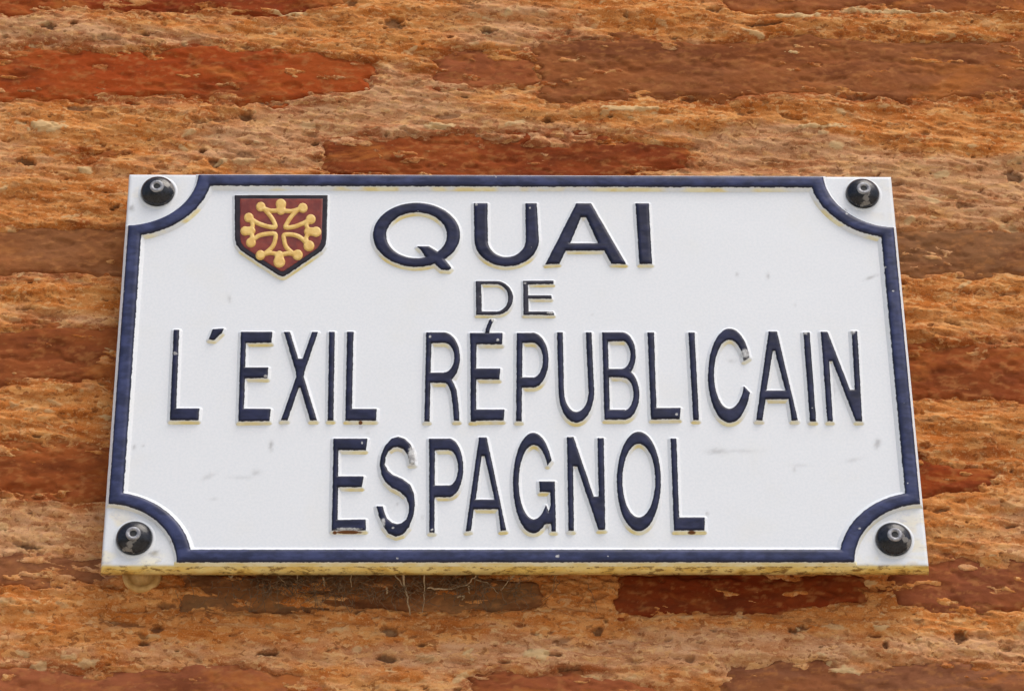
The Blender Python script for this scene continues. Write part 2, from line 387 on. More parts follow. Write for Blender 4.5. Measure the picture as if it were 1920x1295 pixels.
for (x, y, rx, ry, w) in [(190, 165, 260, 26, 1.0), (150, 290, 110, 30, 0.6), (1860, 840, 110, 30, .8), (100, 1120, 200, 20, 0.6), (1800, 640, 200, 30, .4), (900, 1180, 300, 16, .3), (1760, 260, 120, 14, .6), (200, 330, 60, 60, .5)]:
    c0 = px(x, y, WALL_Y)[0]
    rz = rz + w*np.exp(-(((X-c0[0])*2080/rx)**2 + ((Z-c0[1])*1780/ry)**2)*0.9)
red = 0.7*sstep(0.05, 0.8, rz)

# mortar sinks just under each brick's face; ragged skin creeps over the edges and a thin film stays smeared on it
BRICK_TOP = -1.6
def brick_h(b, x, z, d):
    xm, zm, s = x*1000, z*1000, b['seed']
    h = BRICK_TOP + b['h'] + 1.0*fbm(xm, zm, 70, 30, s+40, 3) + 0.7*fbm(xm, zm, 24, 9, s+41, 3) + 0.34*fbm(xm, zm, 6, 4, s+42, 3, .65)
    h = h - 1.6*sstep(0.45, 0.8, fbm(xm, zm, 26, 12, s+43, 3))
    return h - 4.0*sstep(-7.0, 2.0, d)
for b in bricks:
    m = (np.abs(X-b['c'][0])*1000 < b['hx']+25) & (np.abs(Z-b['c'][1])*1000 < b['hz']+25)
    jj = np.where(m.any(1))[0]; ii = np.where(m.any(0))[0]
    if not len(jj) or not len(ii): continue
    sl = (slice(jj[0], jj[-1]+1), slice(ii[0], ii[-1]+1))
    d = brick_sd(b, X[sl], Z[sl])
    k = sstep(2.5, -5.5, d)
    red[sl] = np.maximum(red[sl], 0.75*sstep(-0.25, 0.55, fbm(Xm[sl], Zm[sl], 22, 7, b['seed']+90, 4, .6)+0.15)*np.exp(-(np.maximum(d-1, 0)/9.0)**2)*(b['col'][0] > .23))
    film = fbm(Xm[sl], Zm[sl], 30, 8, b['seed']+71, 4, .62) - 0.30*b['h'] - 0.022*np.minimum(-d, 16) + 0.05
    inner = brick_h(b, X[sl], Z[sl], d) - 1.6 + 2.6*sstep(0.1, 0.75, film)
    H[sl] = H[sl]*(1-k) + inner*k
V = np.stack([X, -H*0.001, Z+2.95], -1).reshape(-1, 3)
mesh_np("mortar", V, grid_quads(len(xs), len(zs)), MORTAR, wall, dict(beige=beige, pit_shade=pit_shade, pale=pale, red=red))

for b in bricks:
    ex = b['hx']/1000+0.012; ez = b['hz']/1000+0.012
    bx = np.arange(max(wx0, b['c'][0]-ex), min(wx1-0.002, b['c'][0]+ex), 0.0015); bzv = np.arange(max(wz0, b['c'][1]-ez), min(wz1-0.002, b['c'][1]+ez), 0.0015)
    if len(bx) < 4 or len(bzv) < 4: continue
    BX, BZ = np.meshgrid(bx, bzv); d = brick_sd(b, BX, BZ); s = b['seed']; xm, zm = BX*1000, BZ*1000
    h = brick_h(b, BX, BZ, d)
    dust = 0.42*sstep(0.30, 1.1, fbm(xm, zm, 9, 4, s+44, 4, .65) + 0.5*sstep(-9, -1, d)) 
    keep = d < 3.0
    verts = np.stack([BX, -h*0.001, BZ+2.95], -1).reshape(-1, 3)
    q = grid_quads(len(bx), len(bzv), keep)
    if not len(q): continue
    v2, q2, at = compact(verts, q, dict(dust=dust))
    o = mesh_np("brick", v2, q2, BRICK, wall, at)
    br = b['col'][1] > 0.083                                # the browner, duller bricks
    o.color = (b['col'][0]*(1.12 if br else 1.03), b['col'][1]*(1.08 if br else 0.88), b['col'][2]*(1.0 if br else 0.70), 1)

# ------------------------------------------------------------------ street sign
sign = empty("street_sign", (0, 0, -SH/2))
tag(sign, "white enamel street name sign with navy raised lettering and border, bolted to the brick wall", "sign")
ZO = SH/2                                                # part coordinates: z from the sign's foot

def S(x, y, h=0.0):
    """photo pixels -> sign plane (mm from the sign centre) at relief height h (m)"""
    return px(x, y, -h)*1000.0

# plate: cast slab, slightly tapered sides, faint waviness on the face
gx = np.linspace(-SW/2, SW/2, 440); gz = np.linspace(-SH/2, SH/2, 260)
GX, GZ = np.meshgrid(gx, gz)
edge = np.minimum(SW/2-np.abs(GX), SH/2-np.abs(GZ))*1000
gy = 0.00010*fbm(GX*1000, GZ*1000, 60, 45, 61, 3) + 0.0009*(1-np.sqrt(np.clip(1-(1-np.clip(edge/1.6, 0, 1))**2, 0, 1)))
wear = np.zeros_like(GX)
for (x, y, rx, ry, a, w) in [(508, 835, 3.5, 8, 0, .8), (430, 560, 3, 7, .3, .55), (1440, 518, 3, 5, 0, .8), (1382, 514, 2.5, 4, 0, .5), (1633, 520, 13, 2.5, .35, .7), (1645, 832, 5, 8, -.3, .7),
        (1345, 846, 18, 5, 0, .55), (1390, 845, 30, 3, 0, .3), (1500, 872, 16, 3, 0, .22), (1600, 862, 16, 3, .2, .3), (390, 893, 12, 4, .4, .35), (480, 886, 8, 5, 0, .45), (455, 895, 22, 3, 0, .25),
        (252, 838, 3, 4, 0, .6), (268, 836, 2.5, 2.5, 0, .5), (1110, 590, 2, 2, 0, .6), (1570, 690, 7, 40, .1, .5), (1563, 730, 4, 16, 0, .4), (400, 935, 9, 2, 0, .3), (1490, 572, 2, 3, 0, .5), (676, 800, 3, 4, 0, .7),
        (690, 812, 4, 2, 0, .4), (1372, 677, 7, 4, 0, .4), (1489, 880, 3, 5, 0, .4), (792, 970, 2.5, 4, 0, .5), (288, 1037, 10, 5, .2, .95), (247, 391, 5, 6, 0, .8), (745, 945, 3, 4, 0, .5), (1585, 395, 4, 4, 0, .7), (1326, 962, 2.5, 4, 0, .6),
        (735, 935, 18, 24, 0, .12), (1130, 1010, 18, 8, 0, .12), (1640, 945, 7, 4, 0, .1)]:
    c0 = S(x, y)[0]/1000; ca, sa = math.cos(a), math.sin(a)
    dx = (GX-c0[0])*2130; dz = (GZ-c0[1])*1830
    r = np.hypot((dx*ca+dz*sa)/rx, (-dx*sa+dz*ca)/ry) + 0.3*fbm(GX*1000, GZ*1000, 2.5, 2.0, 91, 2)
    wear = np.maximum(wear, w*np.exp(-(np.maximum(r, 0)**2)*1.1))
stn_bounce = 0.45*sstep(0.2, 0.8, fbm(GX*1000, GZ*1000, 22, 9, 64, 3))*sstep(14, 0, (GZ+SH/2)*1000)
cd = np.hypot(SW/2-np.abs(GX), SH/2-np.abs(GZ))*1000       # the dirtier bolt corners
stn_bounce[0, :] = 1.0
stn_bounce = np.maximum(stn_bounce, 0.30*sstep(62, 40, cd)*sstep(-0.3, 0.5, fbm(GX*1000, GZ*1000, 16, 12, 65, 3))*np.where(GZ < 0, 1, 0.35))
# dull streaks below the letters where rain runs off
verts = np.stack([GX, gy, GZ+ZO], -1).reshape(-1, 3)
nx, nz = len(gx), len(gz); idx = np.arange(nx*nz).reshape(nz, nx)
ring = np.concatenate([idx[0, :-1], idx[:-1, -1], idx[-1, :0:-1], idx[:0:-1, 0]])
rv = verts[ring]; base = len(verts); n = len(ring)
out = np.stack([np.sign(rv[:, 0])*(np.abs(rv[:, 0]) > SW/2-1e-5), 0*rv[:, 0], np.sign(rv[:, 2]-ZO)*(np.abs(rv[:, 2]-ZO) > SH/2-1e-5)], 1)
s1 = rv+out*0.0012; s1[:, 1] = T_PLATE*0.55; s1[:, 1] += 0.0008*fbm(rv[:, 0]*1000, rv[:, 2]*1000, 10, 10, 67, 3); s1[:, 2] += np.where(rv[:, 2] < .0004, 0.0009*fbm(rv[:, 0]*1000, 0*rv[:, 2], 7, 7, 68, 3), 0)
s2 = rv+out*0.0017; s2[:, 1] = T_PLATE
s2b = rv.copy(); s2b[:, 1] = T_PLATE+0.0002
allv = np.concatenate([verts, s1, s2, s2b, [[0, T_PLATE, ZO]]])
i = np.arange(n); j = (i+1) % n
qs = [grid_quads(nx, nz), np.stack([ring[i], base+i, base+j, ring[j]], 1), np.stack([base+i, base+n+i, base+n+j, base+j], 1), np.stack([base+n+i, base+2*n+i, base+2*n+j, base+n+j], 1)]
tris = np.stack([base+2*n+i, np.full(n, base+3*n), base+2*n+j], 1)
low = (rv[:, 2] < 0.0004)
lowst = np.where(low, 1.0, 0.0)
wear_all = np.concatenate([wear.ravel(), np.zeros(3*n+1)])
st_all = np.concatenate([np.maximum(stn_bounce.ravel(), 0), lowst, lowst, lowst, [0]])
mesh_np("plate", allv, np.concatenate(qs), PLATE, sign, dict(wear=wear_all, stain_bounce=st_all), tris=tris)

def relief_mesh(name, GX, GZ, sd, height, draft, rnd, mat, parent, extra=None, base=0.0, y0=0.0):
    """sd in mm, negative inside the painted face; GX, GZ in mm from the sign centre"""
    s = -sd
    t = np.clip(s/rnd, 0, 1)
    face = height - 0.45*rnd + 0.45*rnd*np.sqrt(np.clip(1-(1-t)**2, 0, 1))
    u = np.clip(-s/draft, 0, 1.25)
    h = np.where(s >= 0, face, (height-0.45*rnd)*(1-u) )
    h = h + 0.10*fbm(GX, GZ, 9, 7, 71, 2)*np.where(s > 0, 1, 0)
    keep = sd < draft*1.22
    verts = np.stack([GX/1000, -(y0+base+h)/1000, GZ/1000+ZO], -1).reshape(-1, 3)
    q = grid_quads(GX.shape[1], GX.shape[0], keep)
    at = dict(sd=sd); z = np.zeros_like(sd)
    for k in ("chip", "rust", "stain_bounce"): at[k] = (extra or {}).get(k, z)
    v2, q2, a2 = compact(verts, q, at)
    return mesh_np(name, v2, q2, mat, parent, a2)

# ---- border moulding with scooped corners
step = 0.8
bx = np.arange(-SW*500, SW*500+0.1, step); bzv = np.arange(-SH*500, SH*500+0.1, step)
BX, BZ = np.meshgrid(bx, bzv)
def rect_sd(inx, inz):
    qx = np.abs(BX)-(SW*500-inx); qz = np.abs(BZ)-(SH*500-inz)
    return np.hypot(np.maximum(qx, 0), np.maximum(qz, 0))+np.minimum(np.maximum(qx, qz), 0)
cdx = SW*500-np.abs(BX); cdz = SH*500-np.abs(BZ)
rad = np.hypot(cdx/1.06, cdz/0.97)
outer = np.maximum(rect_sd(2.8, 2.6), 60.0-rad)
inner = np.maximum(rect_sd(14.4, 14.0), 71.5-rad)
sdb = np.maximum(outer, -inner)
chip = np.zeros_like(sdb)
for (x, y, r) in [(1660, 500, 5), (1675, 545, 4), (1045, 1042, 6), (745, 1046, 4), (1140, 1042, 3), (318, 1012, 5), (1612, 990, 5), (930, 332, 4), (1588, 400, 5), (232, 545, 3), (1702, 905, 3)]:
    c0 = S(x, y, 0.005)[0]; chip = np.maximum(chip, 0.85*np.exp(-(((BX-c0[0])/(r*0.4))**2+((BZ-c0[1])/(r*0.35))**2)))
for k in range(30):
    c0 = (rng.uniform(-350, 350), rng.uniform(-200, 200)); r = rng.uniform(.4, 1.4)
    chip = np.maximum(chip, 0.7*np.exp(-(((BX-c0[0])/r)**2+((BZ-c0[1])/r)**2)))
bst_bounce = np.where((BZ < -SH*500+4.0) & (sdb > 0), 1.0, 0.0)*sstep(0.1, 0.7, sdb)
bst_bounce = np.maximum(bst_bounce, 0.95*sstep(0.4, 1.6, sdb)*sstep(-0.3, 0.5, fbm(BX, BZ, 30, 14, 81, 3))*np.where(inner < 0, 1, 0.5)*sstep(-0.2, -0.7, np.gradient(sdb, step, axis=0)))  # border's down-facing walls: cream bounce light painted into the tint
relief_mesh("border", BX, BZ, np.where((sdb > 0) & (inner < 0), sdb*0.68, sdb), 5.0, 2.6, 4.2, BORDER, sign, dict(chip=chip, stain_bounce=bst_bounce))

# ---- letters --------------------------------------------------------------
def ring_poly(cx, cy, rx, ry, a0, a1, ix=None, iy=None, icx=None, icy=None, n=48):
    t = np.radians(np.linspace(a0, a1, n)); icx = cx if icx is None else icx; icy = cy if icy is None else icy
    o = np.stack([cx+rx*np.cos(t), cy+ry*np.sin(t)], 1)
    if ix is None: return o
    return np.concatenate([o, np.stack([icx+ix*np.cos(t), icy+iy*np.sin(t)], 1)[::-1]])
def ell(cx, cy, rx, ry, n=72): return ring_poly(cx, cy, rx, ry, 0, 360*(n-1)/n, n=n)

def in_poly(P, x, y):
    ins = np.zeros(x.shape, bool); x1, y1 = P[:, 0], P[:, 1]; x2, y2 = np.roll(x1, -1), np.roll(y1, -1)
    for a, b, c, d in zip(x1, y1, x2, y2):
        if b == d: continue
        ins ^= ((b > y) != (d > y)) & (x < (c-a)*(y-b)/(d-b)+a)
    return ins

def shape_inside(prims, x, y):
    ins = np.zeros(x.shape, bool)
    for op, P in prims:
        p = in_poly(P, x, y); ins = (ins | p) if op == '+' else (ins & ~p)
    return ins

def shape_sd(prims, GX, GZ, dens=0.35):
    pts = []; nrm = []
    for op, P in prims:
        Q = np.roll(P, -1, 0)
        for a, b in zip(P, Q):
            e = b-a; L = np.hypot(*e)
            if L < 1e-6: continue
            k = max(1, int(L/dens)); t = (np.arange(k)+0.5)/k
            pts.append(a+e*t[:, None]); nrm.append(np.repeat([[-e[1]/L, e[0]/L]], k, 0))
    pts = np.concatenate(pts); nrm = np.concatenate(nrm); e = 0.04
    A = pts+nrm*e; B = pts-nrm*e
    ok = shape_inside(prims, A[:, 0], A[:, 1]) != shape_inside(prims, B[:, 0], B[:, 1])
    pts = pts[ok].astype(np.float32)
    gx = GX.ravel().astype(np.float32); gz = GZ.ravel().astype(np.float32); d = np.empty(gx.size, np.float32)
    for i in range(0, gx.size, 4000):
        dx = gx[i:i+4000, None]-pts[None, :, 0]; dz = gz[i:i+4000, None]-pts[None, :, 1]
        d[i:i+4000] = np.sqrt((dx*dx+dz*dz).min(1))
    d = d.reshape(GX.shape)
    return np.where(shape_inside(prims, GX, GZ), -d, d)

def grow(P, k):
    return P

def build_relief(name, prims_px, zoom, height, draft, rnd, mat, parent, chips=(), rust=(), step=0.55, base=0.0):
    ox, oy, sc = zoom
    def conv(P):
        P = np.asarray(P, float); return S(ox+P[:, 0]/sc, oy+P[:, 1]/sc, (height+base)/1000)
    prims = [(op, conv(P)) for op, P in prims_px]
    allp = np.concatenate([p for op, p in prims if op == '+'])
    lo = allp.min(0)-draft-1.2; hi = allp.max(0)+draft+1.2
    gx = np.arange(lo[0], hi[0]+step, step); gz = np.arange(lo[1], hi[1]+step, step)
    GX, GZ = np.meshgrid(gx, gz); sd = shape_sd(prims, GX, GZ)
    ex = {}
    chip = np.zeros_like(sd)
    for (x, y, rx, ry) in chips:
        c0 = conv([(x, y)])[0]
        chip = np.maximum(chip, 1.0*np.exp(-(((GX-c0[0])*2.1*sc/rx)**2+((GZ-c0[1])*1.8*sc/ry)**2)*0.8))
    for k in range(1):                                        # stray pinprick chips
        c0 = (rng.uniform(lo[0], hi[0]), rng.uniform(lo[1], hi[1])); r = rng.uniform(.4, .9)
        chip = np.maximum(chip, 0.9*np.exp(-(((GX-c0[0])/r)**2+((GZ-c0[1])/r)**2)))
    rs = np.zeros_like(sd)
    for (x, y, rx, ry) in rust:
        c0 = conv([(x, y)])[0]
        rs = np.maximum(rs, 1.0*np.exp(-(((GX-c0[0])*2.1*sc/rx)**2+((GZ-c0[1])*1.8*sc/ry)**2)*0.9))
    # downward walls: yellowed paint with cream bounce light put into the colour
    gzn = np.gradient(sd, step, axis=0)
    stn_bounce = sstep(-0.35, -0.9, gzn)*sstep(0.3, 1.4, sd)*(0.85+0.5*fbm(GX, GZ, 14, 8, 83, 3))
    ex = dict(chip=chip, rust=rs, stain_bounce=np.clip(stn_bounce, 0, 1))
    return relief_mesh(name, GX, GZ, sd, height, draft, rnd, mat, parent, ex, base=base)

Z1 = (680, 360, 6.857); Z2 = (960, 360, 6.857); Z3 = (860, 500, 8.727); Z4 = (300, 600, 4.571); Z5 = (780, 590, 4.571)
Z6 = (1200, 600, 4.364); Z7 = (600, 800, 5.053); Z8 = (950, 800, 4.8); Z9 = (400, 340, 6.477)
def P(*p): return ('+', np.array(p, float).reshape(-1, 2))
def H_(*p): return ('-', np.array(p, float).reshape(-1, 2))
def A_(*a, **k): return ('+', ring_poly(*a, **k))
LET = [
 ("Q", Z1, LETTER, [('+', ell(692, 540, 557, 410)), ('-', ell(692, 545, 393, 296)),
    P(705, 688, 850, 688, 960, 755, 1065, 870, 1138, 962, 1110, 992, 1010, 985, 930, 915, 800, 810, 760, 745)], [], []),
 ("U", Z1, LETTER, [P(1432, 135, 1602, 135, 1606, 620, 1440, 620), P(2095, 135, 2235, 135, 2265, 620, 2100, 620),
    A_(1852, 600, 412, 342, 0, 180, 248, 226)], [(1460, 160, 22, 22), (2150, 205, 16, 16)], []),
 ("A", Z2, LETTER, [P(830, 135, 1015, 135, 1465, 912, 1282, 908, 1190, 740, 690, 740, 608, 908, 432, 918), H_(885, 312, 955, 312, 1110, 648, 745, 648)], [], []),
 ("I", Z2, LETTER, [P(1592, 135, 1757, 135, 1800, 912, 1642, 912)], [], []),
 ("D", Z3, THIN, [P(285, 232, 362, 232, 377, 776, 290, 776), P(285, 230, 625, 230, 625, 278, 285, 278), P(290, 726, 615, 726, 615, 777, 290, 777), A_(612, 503, 274, 274, -90, 90, 202, 225)], [], []),
 ("E", Z3, THIN, [P(1060, 232, 1128, 232, 1142, 775, 1065, 775), P(1060, 226, 1552, 222, 1550, 274, 1060, 280), P(1100, 463, 1512, 463, 1520, 514, 1100, 514), P(1065, 728, 1540, 728, 1560, 778, 1065, 778)],
    [(1080, 268, 34, 18), (1500, 752, 60, 30)], []),
 ("L", Z4, LETTER, [P(118, 78, 162, 78, 132, 850, 85, 850), P(110, 750, 336, 750, 326, 850, 85, 850)], [(130, 285, 22, 18)], []),
 ("apostrophe", Z4, LETTER, [P(452, 72, 545, 66, 532, 98, 462, 162, 418, 156)], [], []),
 ("E", Z4, LETTER, [P(695, 95, 737, 95, 714, 860, 672, 860), P(695, 95, 960, 95, 954, 186, 695, 190), P(688, 400, 926, 400, 920, 490, 688, 490), P(680, 752, 946, 755, 936, 856, 672, 858)], [(905, 478, 16, 14)], []),  # chip spot paints a faint highlight at the middle bar's end
 ("X", Z4, LETTER, [P(1064, 95, 1112, 95, 1342, 850, 1288, 850), P(1305, 95, 1352, 95, 1092, 850, 1038, 850), P(1178, 325, 1225, 325, 1235, 440, 1215, 570, 1175, 570, 1165, 440)], [], []),
 ("I", Z4, LETTER, [P(1451, 95, 1496, 95, 1484, 850, 1439, 850)], [], []),
 ("L", Z4, LETTER, [P(1605, 95, 1656, 95, 1641, 850, 1590, 850), P(1600, 755, 1856, 755, 1850, 852, 1590, 852)], [], [(1718, 866, 20, 14)]),
 ("R", Z5, LETTER, [P(90, 145, 132, 145, 114, 905, 73, 905), P(90, 145, 245, 145, 245, 232, 90, 236), P(98, 490, 245, 490, 245, 575, 98, 575), A_(238, 360, 136, 215, -90, 90, 92, 128),
    P(225, 560, 300, 535, 345, 635, 362, 760, 370, 900, 328, 900, 316, 760, 300, 650, 272, 590)], [(120, 188, 14, 14)], []),
 ("E", Z5, LETTER, [P(468, 150, 517, 150, 512, 905, 470, 905), P(465, 150, 740, 150, 736, 245, 465, 245), P(480, 455, 720, 455, 713, 545, 480, 545), P(475, 805, 756, 805, 750, 896, 472, 900)], [(700, 215, 14, 14)], []),
 ("acute_accent", Z5, LETTER, [P(634, 32, 668, 34, 634, 110, 626, 150, 594, 150, 600, 110)], [(655, 45, 14, 14)], []),
 ("P", Z5, LETTER, [P(866, 150, 912, 150, 904, 905, 860, 905), P(865, 150, 1005, 150, 1005, 230, 865, 236), P(880, 530, 1005, 530, 1005, 615, 880, 615), A_(1000, 382, 134, 233, -90, 90, 90, 150)], [], []),
 ("U", Z5, LETTER, [P(1211, 145, 1256, 145, 1267, 655, 1224, 655), P(1458, 145, 1503, 145, 1526, 655, 1481, 655), A_(1375, 640, 151, 275, 0, 180, 108, 186)], [], []),
 ("B", Z5, LETTER, [P(1598, 150, 1642, 150, 1662, 890, 1618, 890), P(1598, 145, 1775, 145, 1775, 217, 1598, 222), P(1625, 458, 1790, 458, 1790, 527, 1625, 527), P(1630, 808, 1790, 808, 1790, 890, 1620, 890),
    A_(1768, 336, 113, 191, -90, 90, 72, 121), A_(1782, 675, 130, 216, -90, 90, 84, 140)], [], []),
 ("L", Z6, LETTER, [P(64, 95, 113, 95, 137, 805, 93, 805), P(110, 714, 331, 712, 325, 801, 98, 805)], [(300, 768, 13, 12)], []),  # chip spot is a faint highlight painted on the foot
 ("I", Z6, LETTER, [P(399, 95, 446, 95, 481, 810, 438, 810)], [], []),
 ("C", Z6, LETTER, [A_(735, 448, 176, 384, 21, 337, 128, 283, 733, 436, n=80)], [(858, 275, 45, 48)], []),
 ("A", Z6, LETTER, [P(1055, 88, 1120, 88, 1292, 812, 1245, 812, 1218, 640, 1028, 640, 1000, 812, 953, 812), H_(1086, 245, 1106, 245, 1192, 570, 1034, 570)], [], []),
 ("I", Z6, LETTER, [P(1339, 95, 1387, 95, 1441, 820, 1394, 820)], [(1355, 105, 20, 16)], []),
 ("N", Z6, LETTER, [P(1482, 90, 1532, 90, 1578, 820, 1536, 820), P(1484, 90, 1534, 90, 1818, 820, 1768, 820), P(1735, 85, 1778, 85, 1818, 820, 1776, 820), P(1488, 100, 1535, 95, 1606, 330, 1512, 330), P(1698, 565, 1792, 565, 1806, 815, 1772, 805)], [(1742, 92, 24, 30)], []),
 ("E", Z7, LETTER, [P(130, 105, 174, 105, 162, 970, 113, 970), P(130, 105, 446, 105, 432, 212, 125, 212), P(125, 462, 411, 462, 396, 562, 125, 562), P(115, 875, 431, 870, 431, 970, 113, 972)], [(398, 150, 10, 16), (270, 965, 140, 14)], [(270, 985, 150, 13), (140, 988, 26, 13)]),  # small chip at the top bar's end is a painted highlight
 ("S", Z7, LETTER, [P(895, 345, 888, 240, 852, 155, 800, 105, 740, 87, 680, 104, 620, 170, 580, 260, 567, 350, 583, 440, 620, 510, 680, 567, 760, 608, 815, 655, 844, 730, 844, 800, 820, 868, 775, 905, 730, 915, 680, 900, 632, 860, 606, 800, 592, 745,
      538, 745, 558, 830, 600, 930, 650, 1000, 720, 1028, 782, 1010, 842, 940, 882, 840, 897, 730, 887, 620, 850, 540, 780, 487, 690, 448, 640, 408, 612, 350, 620, 280, 645, 222, 690, 190, 740, 182, 790, 200, 825, 242, 846, 310, 852, 345)],
    [(872, 270, 48, 95), (862, 335, 50, 34), (600, 905, 24, 44), (690, 955, 14, 12)], []),
 ("P", Z7, LETTER, [P(1036, 110, 1087, 110, 1082, 990, 1038, 990), P(1035, 105, 1225, 105, 1225, 210, 1035, 214), P(1060, 548, 1225, 548, 1225, 656, 1060, 656), A_(1220, 380, 134, 276, -90, 90, 90, 168)], [(1062, 972, 14, 12)], []),
 ("A", Z7, LETTER, [P(1508, 93, 1577, 93, 1762, 970, 1713, 975, 1690, 770, 1453, 770, 1428, 976, 1383, 981), H_(1530, 268, 1562, 268, 1656, 682, 1474, 682)], [], []),
 ("G", Z8, LETTER, [A_(240, 497, 181, 449, 38, 333, 138, 336, 245, 490, n=80), P(393, 485, 432, 485, 442, 932, 404, 932), P(295, 484, 432, 484, 430, 578, 300, 578), P(325, 870, 372, 790, 398, 700, 415, 860)], [(372, 900, 26, 40)], []),
 ("N", Z8, LETTER, [P(545, 90, 592, 88, 604, 925, 558, 925), P(548, 85, 600, 85, 884, 916, 828, 918), P(820, 95, 872, 95, 886, 915, 838, 915), P(550, 92, 600, 90, 660, 348, 574, 348), P(758, 620, 852, 620, 880, 915, 840, 908)], [(570, 84, 20, 12), (845, 92, 18, 14)], []),
 ("O", Z8, LETTER, [('+', ell(1190, 484, 196, 446)), ('-', ell(1190, 476, 150, 332))], [], []),
 ("L", Z8, LETTER, [P(1478, 98, 1527, 98, 1555, 925, 1508, 925), P(1520, 808, 1781, 808, 1781, 923, 1508, 925)], [], [(1665, 938, 40, 14)]),
]
for (ch, zoom, mat, prims, chips, rust) in LET:
    thin = mat is THIN
    big = zoom in (Z1, Z2)
    nm = "letter" if len(ch) == 1 else ch
    o = build_relief(nm, prims, zoom, 3.7 if not thin else 2.8, 3.0 if not thin else 2.4, 3.0 if big else 2.2 if not thin else 1.0, mat, sign, chips, rust)
    if len(ch) == 1: o["label"] = "raised letter " + ch + (" in thin charcoal strokes" if thin else " painted navy blue")

# ---- coat of arms: dark-rimmed shield, red field, gold hollow cross
def off(P, k):
    P = np.asarray(P, float); c = P.mean(0); return c+(P-c)*k
SHP = np.array([(262, 165), (1386, 165), (1372, 700), (1352, 780), (1310, 840), (1100, 985), (870, 1142), (842, 1150), (800, 1138), (560, 985), (330, 830), (282, 760), (265, 690)], float)
shield = build_relief("shield", [('+', SHP)], Z9, 3.2, 2.6, 1.0, SHIELD_OUT, sign)
shield["label"] = "shield-shaped coat of arms with a black rim"
FLD = np.array([(322, 208), (1330, 208), (1318, 690), (1300, 760), (1262, 812), (1080, 940), (850, 1092), (815, 1088), (590, 948), (375, 800), (332, 740), (322, 680)], float)
def flat_part(name, polys, zoom, h0, mat, parent, step, dome, draft=0.8):
    ox, oy, sc = zoom
    prims = []
    for Q in polys:
        Q = np.asarray(Q, float); prims.append(('+', S(ox+Q[:, 0]/sc, oy+Q[:, 1]/sc, (h0+dome)/1000)))
    allp = np.concatenate([p for _, p in prims]); lo = allp.min(0)-2; hi = allp.max(0)+2
    gx = np.arange(lo[0], hi[0], step); gz = np.arange(lo[1], hi[1], step); GX, GZ = np.meshgrid(gx, gz)
    sd = shape_sd(prims, GX, GZ, 0.25)
    t = np.clip(-sd/1.6, 0, 1)
    h = h0 + np.where(sd < 0, dome*(0.35+0.65*np.sqrt(np.clip(1-(1-t)**2, 0, 1))), dome*0.35-(sd/draft)*(dome*0.35+0.6))
    h = h + 0.08*fbm(GX, GZ, 5, 5, 88, 2)
    keep = sd < draft
    v = np.stack([GX/1000, -h/1000, GZ/1000+ZO], -1).reshape(-1, 3); q = grid_quads(len(gx), len(gz), keep)
    v2, q2, a2 = compact(v, q, {}); return mesh_np(name, v2, q2, mat, parent)
field = flat_part("field", [FLD], Z9, 3.0, RED, shield, 0.6, 0.55, 0.3)
def stroke(pts, w):
    """thick polyline as overlapping quads and discs"""
    pts = np.asarray(pts, float); res = []
    for a, b in zip(pts[:-1], pts[1:]):
        e = b-a; L = np.hypot(*e); nrm = np.array([-e[1], e[0]])/L*w/2
        res.append(np.array([a+nrm, b+nrm, b-nrm, a-nrm]))
    for p in pts: res.append(ell(p[0], p[1], w/2, w/2, 14))
    return res
def smooth(pts, n=5):
    pts = np.asarray(pts, float); t = np.arange(len(pts)); tt = np.linspace(0, len(pts)-1, (len(pts)-1)*n+1); out = []
    for q in tt:
        i = min(int(q), len(pts)-2); f = q-i
        p0 = pts[max(i-1, 0)]; p1 = pts[i]; p2 = pts[i+1]; p3 = pts[min(i+2, len(pts)-1)]
        out.append(0.5*((2*p1)+(-p0+p2)*f+(2*p0-5*p1+4*p2-p3)*f*f+(-p0+3*p1-3*p2+p3)*f**3))
    return np.array(out)
cross = []
for pl in [[(610, 320), (690, 410), (738, 490), (748, 548), (650, 538), (540, 500), (470, 455)],
           [(1030, 330), (945, 420), (895, 500), (876, 550), (970, 545), (1070, 510), (1150, 470)],
           [(470, 715), (545, 655), (640, 630), (748, 630), (750, 700), (715, 790), (630, 865)],
           [(1130, 745), (1060, 675), (970, 640), (862, 640), (858, 700), (885, 790), (970, 868)],
           [(600, 315), (700, 350), (820, 342), (940, 355), (1050, 325)], [(445, 450), (478, 515), (462, 590), (470, 655), (462, 725)],
           [(1165, 465), (1130, 530), (1160, 600), (1125, 680), (1150, 755)], [(585, 885), (690, 860), (805, 882), (915, 866), (1010, 884)]]:
    cross += stroke(smooth(pl, 3), 46)
for (x, y, r) in [(820, 268, 66), (575, 300, 60), (1085, 315, 62), (385, 595, 58), (430, 432, 60), (455, 735, 62), (1248, 605, 64), (1182, 452, 62), (1160, 775, 68), (800, 968, 74), (572, 886, 60), (1022, 884, 66)]:
    cross.append(ell(x, y, r*.92, r*.92, 20))
cross += stroke([(820, 270), (820, 345)], 105) + stroke([(800, 890), (800, 960)], 105) + stroke([(385, 595), (460, 592)], 95) + stroke([(1150, 602), (1240, 604)], 95)
cr = flat_part("cross_emblem", cross, Z9, 3.5, GOLD, shield, 0.45, 1.3)
cr["label"] = "gold hollow cross with twelve rounded tips"

